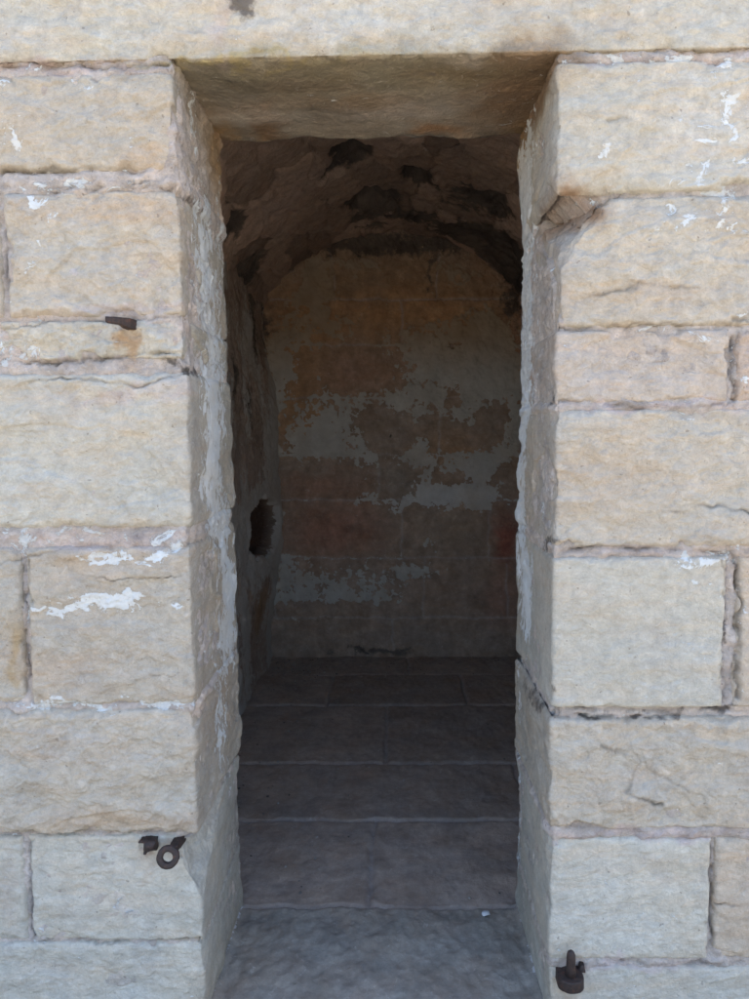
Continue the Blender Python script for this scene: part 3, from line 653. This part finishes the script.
# ------------------------------------------------------------------ floor
def make_floor():
    dy = .0055; y = np.concatenate([np.arange(-.30, 1.2, dy), np.arange(1.2, YB+.06, .009)]); x = np.arange(-.86, .88, .006)
    nx, ny = len(x), len(y)
    P = np.stack([np.repeat(x, ny), np.tile(y, nx), np.zeros(nx*ny)], 1)
    W = P + np.stack([fbm(P, 9, 4, 901)*.016, fbm(P, 9, 4, 902)*.016, 0*P[:, 0]], 1)
    ys = [.466, 1.006, 1.508, 2.23, 2.75]; row = np.zeros(len(P), int); jd = np.full(len(P), 9.)
    for v in ys: jd = np.minimum(jd, np.abs(W[:, 1]-v)); row += (W[:, 1] > v)
    vx = {0: [], 1: [-.075], 2: [.52], 3: [-.03], 4: [-.35, .4], 5: [.1]}
    col = np.zeros(len(P), int)
    for r, l in vx.items():
        for v in l:
            k = row == r; jd[k] = np.minimum(jd[k], np.abs(W[k, 0]-v)); col[k] += (W[k, 0] > v)
    rs = np.random.RandomState(8); idv = row*3+col
    lift = rs.uniform(-.004, .004, 30)[idv]; near = sst(-P[:, 1], -.5, -.44)
    h = -.010*(1-sst(jd, .001, .016)) + lift
    h += fbm(P, 4, 3, 910)*.008 + terrace(fbm(P, 16, 4, 913, sc=(1., .55, 1)), 4)*(.004+.003*near) + fbm(P, 45, 4, 916, sc=(1, .5, 1))*(.0018+.0022*near)
    h += .004*near - .010*sst(jd, .0, .02)*0
    tcol = np.array([.39, .33, .29])[None]*rs.uniform(.88, 1.12, 30)[idv][:, None]
    T = tcol*(1+.25*fbm(P, 6, 4, 920))[:, None]
    w = (near)[:, None]; T = T*(1-w)+np.array([.31, .29, .26])*(1+.3*fbm(P, 9, 4, 921))[:, None]*w
    q_ = sst(fbm(P, 5, 5, 941), -.05, .3)[:, None]; T = T*(1-.3*q_)+np.array([.34, .26, .20])*.3*q_
    q_ = sst(fbm(P, 8, 5, 943), .05, .3)[:, None]; T = T*(1-.15*q_)+np.array([.14, .125, .12])*.15*q_
    jw = (np.exp(-(jd/.008)**2)*.55*(jd < .05))[:, None]; T = T*(1-jw)+np.array([.40, .38, .38])*jw
    G = .10*(1+fbm(P, 4, 3, 925)) + .4*sst(P[:, 1], 2.6, 3.1)*.6
    e = np.maximum(np.exp(-((P[:, 0]-XL)/.011)**2), np.exp(-((P[:, 0]-XR)/.011)**2))*(P[:, 1] < JD)*.85
    Lm = -.10 + .8*e*(.7+.9*fbm(P, 7, 3, 930)) ; h += e*.012
    e2 = (np.exp(-(jd/.006)**2)); Lm += e2*.36
    P2 = P.copy(); P2[:, 2] += h
    # skirt down the front of the threshold
    e_i = np.arange(nx)*ny; front = P2[e_i].copy(); base = front.copy(); base[:, 2] = -.16; base[:, 1] -= .004
    V = np.concatenate([P2, base]); n0 = len(P2); i = np.arange(nx-1)
    sk = np.stack([n0+i, n0+i+1, e_i[1:], e_i[:-1]], 1)
    Fq = np.concatenate([grid_faces(nx, ny), sk])
    T = np.concatenate([T, T[e_i]]); Lm = np.concatenate([Lm, Lm[e_i]]); G = np.concatenate([G, G[e_i]])
    o = np_mesh('floor', V, Fq, M_FLOOR, None, T, np.array([.56, .56, .58]), Lm, G)
    tag(o, 'dark worn stone flagged floor running into the room', 'floor', kind='structure')
make_floor()
def ground():
    m = bpy.data.materials.new('dry_ground'); m.use_nodes = True; nt = m.node_tree; L = nt.links.new; bs = nt.nodes['Principled BSDF']
    tc = nd(nt, 'ShaderNodeNewGeometry'); n = nd(nt, 'ShaderNodeTexNoise'); n.inputs['Scale'].default_value = 1.5; n.inputs['Detail'].default_value = 10
    L(tc.outputs['Position'], n.inputs['Vector']); r = nd(nt, 'ShaderNodeValToRGB'); L(n.outputs['Fac'], r.inputs[0])
    r.color_ramp.elements[0].position = .35; r.color_ramp.elements[0].color = (.24, .20, .15, 1); r.color_ramp.elements[1].position = .7; r.color_ramp.elements[1].color = (.40, .34, .26, 1)
    L(r.outputs[0], bs.inputs['Base Color']); bs.inputs['Roughness'].default_value = .95
    b = nd(nt, 'ShaderNodeBump'); b.inputs['Distance'].default_value = .02; L(n.outputs['Fac'], b.inputs['Height']); L(b.outputs[0], bs.inputs['Normal'])
    me = bpy.data.meshes.new('ground'); g = 400.
    me.from_pydata([(-g, -g, -.125), (g, -g, -.125), (g, g, -.125), (-g, g, -.125)], [], [(0, 1, 2, 3)]); me.materials.append(m)
    tag(link('ground', me), 'dry sandy ground around the building', 'ground', kind='structure')
ground()

# ------------------------------------------------------------------ floor debris (loose grit swept against the walls: nobody could count it)
def debris():
    bm = bmesh.new(); rs = random.Random(5)
    def chip(x, y, z, r):
        b = bmesh.ops.create_icosphere(bm, subdivisions=1, radius=r)
        for v in b['verts']:
            v.co.x *= rs.uniform(.7, 1.5); v.co.y *= rs.uniform(.7, 1.5); v.co.z *= rs.uniform(.4, .8); v.co.x += x; v.co.y += y; v.co.z += z
    for k in range(420):
        y = rs.choice([rs.uniform(.5, 3.05), rs.uniform(2.4, 3.05), rs.uniform(2.7, 3.08)]); x = rs.choice([rs.uniform(-.74, .75), rs.uniform(-.76, -.4)]) if y > .55 else rs.uniform(-.4, .33)
        chip(x, y, .004, rs.uniform(.002, .0055))
    me = bpy.data.meshes.new('grit'); bm.to_mesh(me); bm.free()
    m = bpy.data.materials.new('pale_grit'); m.use_nodes = True; nt = m.node_tree; bs = nt.nodes['Principled BSDF']; bs.inputs['Roughness'].default_value = .9
    g = nd(nt, 'ShaderNodeNewGeometry'); n = nd(nt, 'ShaderNodeTexWhiteNoise'); n.noise_dimensions = '1D'; nt.links.new(g.outputs['Random Per Island'], n.inputs['W'])
    r = nd(nt, 'ShaderNodeValToRGB'); r.color_ramp.elements[0].color = (.10, .085, .075, 1); r.color_ramp.elements[1].color = (.42, .40, .38, 1); nt.links.new(n.outputs['Value'], r.inputs[0]); nt.links.new(r.outputs[0], bs.inputs['Base Color'])
    me.materials.append(m)
    tag(link('grit', me), 'loose pale grit scattered over the dark floor', 'grit', kind='stuff')
    # the pale chip lying near the front slab's joint
    bm = bmesh.new(); bmesh.ops.create_icosphere(bm, subdivisions=3, radius=.012)
    import mathutils
    for v in bm.verts:
        nz = mathutils.noise.noise(v.co*120)*.004; v.co.x = v.co.x*1.15+nz; v.co.y = v.co.y*.75+nz; v.co.z = max(v.co.z, -.005)*.5+nz*.4
    me = bpy.data.meshes.new('plaster_chip'); bm.to_mesh(me); bm.free(); mm = bpy.data.materials.new('white_plaster_chip'); mm.use_nodes = True
    nt = mm.node_tree; nn = nd(nt, 'ShaderNodeTexNoise'); nn.inputs['Scale'].default_value = 60; rr = nd(nt, 'ShaderNodeValToRGB'); rr.color_ramp.elements[0].color = (.42, .43, .45, 1); rr.color_ramp.elements[1].color = (.66, .68, .72, 1)
    nt.links.new(nn.outputs['Fac'], rr.inputs[0]); nt.links.new(rr.outputs[0], nt.nodes['Principled BSDF'].inputs['Base Color'])
    me.materials.append(mm); o = link('plaster_chip', me); p = atZ(486, 914, .02); o.location = (p[0], p[1], .022)
    tag(o, 'small white plaster chip on the pale front floor slab', 'chip')
debris()

# ------------------------------------------------------------------ ironwork
from mathutils import Vector, Matrix, noise as mnoise
def finish(bm, name, parent, bev=.0015, sub=1, jit=.0012, seed=0):
    if bev: bmesh.ops.bevel(bm, geom=[e for e in bm.edges if e.calc_length() > bev*2.2 and len(e.link_faces) == 2 and e.calc_face_angle(0) > .5], offset=bev, segments=2, affect='EDGES', profile=.6)
    if sub: bmesh.ops.subdivide_edges(bm, edges=[e for e in bm.edges if e.calc_length() > .004], cuts=2, use_grid_fill=True)
    for v in bm.verts:
        v.co += Vector(mnoise.noise_vector((v.co+Vector((seed, 0, 0)))*90))*jit + Vector(mnoise.noise_vector((v.co+Vector((seed, 3, 0)))*260))*jit*.35
    me = bpy.data.meshes.new(name); bm.to_mesh(me); bm.free(); me.materials.append(M_IRON)
    for p in me.polygons: p.use_smooth = True
    o = bpy.data.objects.new(name, me); COL.objects.link(o)
    if parent: o.parent = parent
    return o
def sweep(bm, secs):
    """secs: list of (centre, axis_u, axis_v, outline[(u,v)])"""
    rings = []
    for c, u, v, ol in secs: rings.append([bm.verts.new(Vector(c)+Vector(u)*a+Vector(v)*b) for a, b in ol])
    n = len(rings[0])
    for r0, r1 in zip(rings[:-1], rings[1:]):
        for i in range(n): bm.faces.new((r0[i], r0[(i+1) % n], r1[(i+1) % n], r1[i]))
    bm.faces.new(rings[0][::-1]); bm.faces.new(rings[-1])
    bmesh.ops.recalc_face_normals(bm, faces=bm.faces)
def rect(a, b): return [(-a, -b), (a, -b), (a, b), (-a, b)]
def circ(r, n=16, e=1.): return [(r*math.cos(2*math.pi*i/n), r*e*math.sin(2*math.pi*i/n)) for i in range(n)]
# 1 bent peg on the left, upper
p = atY(131, 325); bm = bmesh.new()
secs = []
for c, hu, hv, dr in [((.002, .03, -.002), .012, .0125, (0, 1, 0)), ((.002, .0, 0), .012, .013, (0, 1, 0)), ((-.003, -.026, .001), .012, .0125, (.35, 1, 0)), ((-.018, -.044, .005), .012, .009, (1, .5, 0)), ((-.046, -.056, .007), .011, .0075, (1, .15, 0))]:
    d = Vector(dr).normalized(); u = d.cross(Vector((0, 0, 1))).normalized(); secs.append((c, u, (0, 0, 1), rect(hu, hv)))
sweep(bm, secs); o = finish(bm, 'iron_peg', None, seed=1); o.scale = (.86, .86, .86); o.location = (p[0], 0, p[2])
tag(o, 'short bent iron peg jutting from the upper left of the wall', 'iron peg')
# 2 broken square stub
p = atY(151, 843); bm = bmesh.new()
sweep(bm, [((0, .03, 0), (1, 0, 0), (0, 0, 1), rect(.014, .012)), ((0, -.008, 0), (1, 0, 0), (0, 0, 1), rect(.016, .0135)), ((.002, -.020, .001), (1, 0, .1), (0, 0, 1), rect(.0135, .0115)), ((.006, -.026, -.001), (1, 0, .3), (0, 0, 1), rect(.006, .006))])
sweep(bm, [((-.018, .01, .008), (1, 0, 0), (0, 0, 1), rect(.006, .004)), ((-.020, -.014, .009), (1, 0, 0), (0, 0, 1), rect(.006, .003))])
sweep(bm, [((-.010, .0, -.012), (1, 0, 0), (0, 1, 0), rect(.005, .006)), ((-.012, -.010, -.021), (1, 0, 0), (0, 1, 0), rect(.003, .004))])
o = finish(bm, 'iron_stub', None, seed=2, jit=.003); o.location = (p[0], 0, p[2])
tag(o, 'broken square iron stub just left of the iron ring', 'iron stub')
# 3 ring on a shank
p = atY(168, 857, -.045); root = empty('ring_bolt', (p[0], p[1], p[2])); tag(root, 'iron ring bolt hanging from the lower left wall beside the broken corner', 'ring bolt')
bm = bmesh.new(); n = 28; rings = []
nrm = Vector((.15, -.93, .34)).normalized(); ux = Vector((1, 0, 0)); ux = (ux-nrm*ux.dot(nrm)).normalized(); uz = nrm.cross(ux)
if uz.z < 0: uz = -uz
for i in range(n):
    a = 2*math.pi*i/n; d = ux*math.cos(a)+uz*math.sin(a)
    ring = [d*r+nrm*q for r, q in ((.0115, -.006), (.0115, .006), (.0145, .0085), (.0235, .0085), (.0265, .006), (.0265, -.006), (.0235, -.0085), (.0145, -.0085))]
    rings.append([bm.verts.new(v) for v in ring])
for i in range(n):
    A, B = rings[i], rings[(i+1) % n]
    for j in range(8): bm.faces.new((A[j], A[(j+1) % 8], B[(j+1) % 8], B[j]))
bmesh.ops.recalc_face_normals(bm, faces=bm.faces); finish(bm, 'ring', root, bev=0, sub=1, seed=3, jit=.0009)
bm = bmesh.new(); q = atY(178, 842, .0); tgt = Vector((q[0]-p[0], q[1]-p[1], q[2]-p[2]))
st = (ux*.5+uz*.86)*.021; d = (tgt-st).normalized(); u = d.cross(Vector((1, 0, 0))).normalized(); v = d.cross(u)
sweep(bm, [(st, v, u, rect(.010, .006)), (st.lerp(tgt, .35), v, u, rect(.0105, .008)), (st.lerp(tgt, .7), v, u, rect(.011, .009)), (tgt+d*.03, v, u, rect(.011, .009))])
finish(bm, 'shank', root, seed=4)
# 4 pintle on the right
p = atY(568, 972, 0.); root = empty('hinge_pintle', (p[0], 0, p[2])); tag(root, 'iron hinge pintle with an upright pin low on the right of the doorway', 'hinge')
bm = bmesh.new(); ol = []
nseg = 10
prof = [(-.031, .04), (-.031, -.032)] + [(-.031*math.cos(math.pi*i/nseg), -.032-.026*math.sin(math.pi*i/nseg)) for i in range(1, nseg)] + [(.031, -.032), (.031, .04)]
lo = [bm.verts.new((a, b, -.014)) for a, b in prof]; hi = [bm.verts.new((a*.97, b, .013)) for a, b in prof]
m_ = len(prof)
for i in range(m_): bm.faces.new((lo[i], lo[(i+1) % m_], hi[(i+1) % m_], hi[i]))
bm.faces.new(lo[::-1]); bm.faces.new(hi); bmesh.ops.recalc_face_normals(bm, faces=bm.faces)
finish(bm, 'bracket', root, bev=.003, seed=5)
bm = bmesh.new(); zz = [(.008, .0125), (.03, .0115), (.055, .0108), (.066, .0100), (.073, .0075), (.077, .003)]
sweep(bm, [((0, -.030, z), (1, 0, 0), (0, 1, 0), circ(r)) for z, r in zz]); finish(bm, 'pin', root, bev=0, sub=0, seed=6, jit=.0008)
bm = bmesh.new(); sweep(bm, [((.031, -.002, .008), (1, 0, 0), (0, 1, 0), rect(.008, .012)), ((.033, -.002, .024), (1, 0, 0), (0, 1, 0), rect(.005, .008))]); finish(bm, 'wedge', root, seed=7)

# ------------------------------------------------------------------ camera, light
cam = bpy.data.cameras.new('camera'); co = bpy.data.objects.new('camera', cam); COL.objects.link(co)
co.matrix_world = Matrix([list(RM[0])+[CP[0]], list(RM[1])+[CP[1]], list(RM[2])+[CP[2]], [0, 0, 0, 1]])
cam.sensor_fit = 'VERTICAL'; cam.sensor_height = 36; cam.lens = F/999*36; cam.clip_end = 2000; cam.clip_start = .02
scene.camera = co
SUN_EL, SUN_AZ = 52., 25.        # the sun is behind the building: the whole front stands in open shade
w = bpy.data.worlds.new('World'); scene.world = w; w.use_nodes = True; nt = w.node_tree
sky = nt.nodes.new('ShaderNodeTexSky'); sky.sky_type = 'NISHITA'; sky.sun_disc = False
sky.sun_elevation = R_(SUN_EL); sky.sun_rotation = R_(SUN_AZ); sky.air_density = 1.; sky.dust_density = 3.; sky.ozone_density = .6
bg = nt.nodes['Background']; bg.inputs['Strength'].default_value = .12; nt.links.new(sky.outputs[0], bg.inputs['Color'])
sl = bpy.data.lights.new('sun', 'SUN'); sl.energy = 4.; sl.angle = R_(.5); sl.color = (1., .95, .87)
so = bpy.data.objects.new('sun', sl); COL.objects.link(so)
az = R_(SUN_AZ); el = R_(SUN_EL); dirn = Vector((math.sin(az)*math.cos(el), math.cos(az)*math.cos(el), math.sin(el)))
so.rotation_euler = dirn.to_track_quat('Z', 'Y').to_euler(); so.location = dirn*20
vs = scene.view_settings; vs.view_transform = 'Standard'; vs.look = 'None'; vs.gamma = 1; vs.use_curve_mapping = False; vs.exposure = 2.3
scene.cycles.max_bounces = 8; scene.cycles.diffuse_bounces = 5
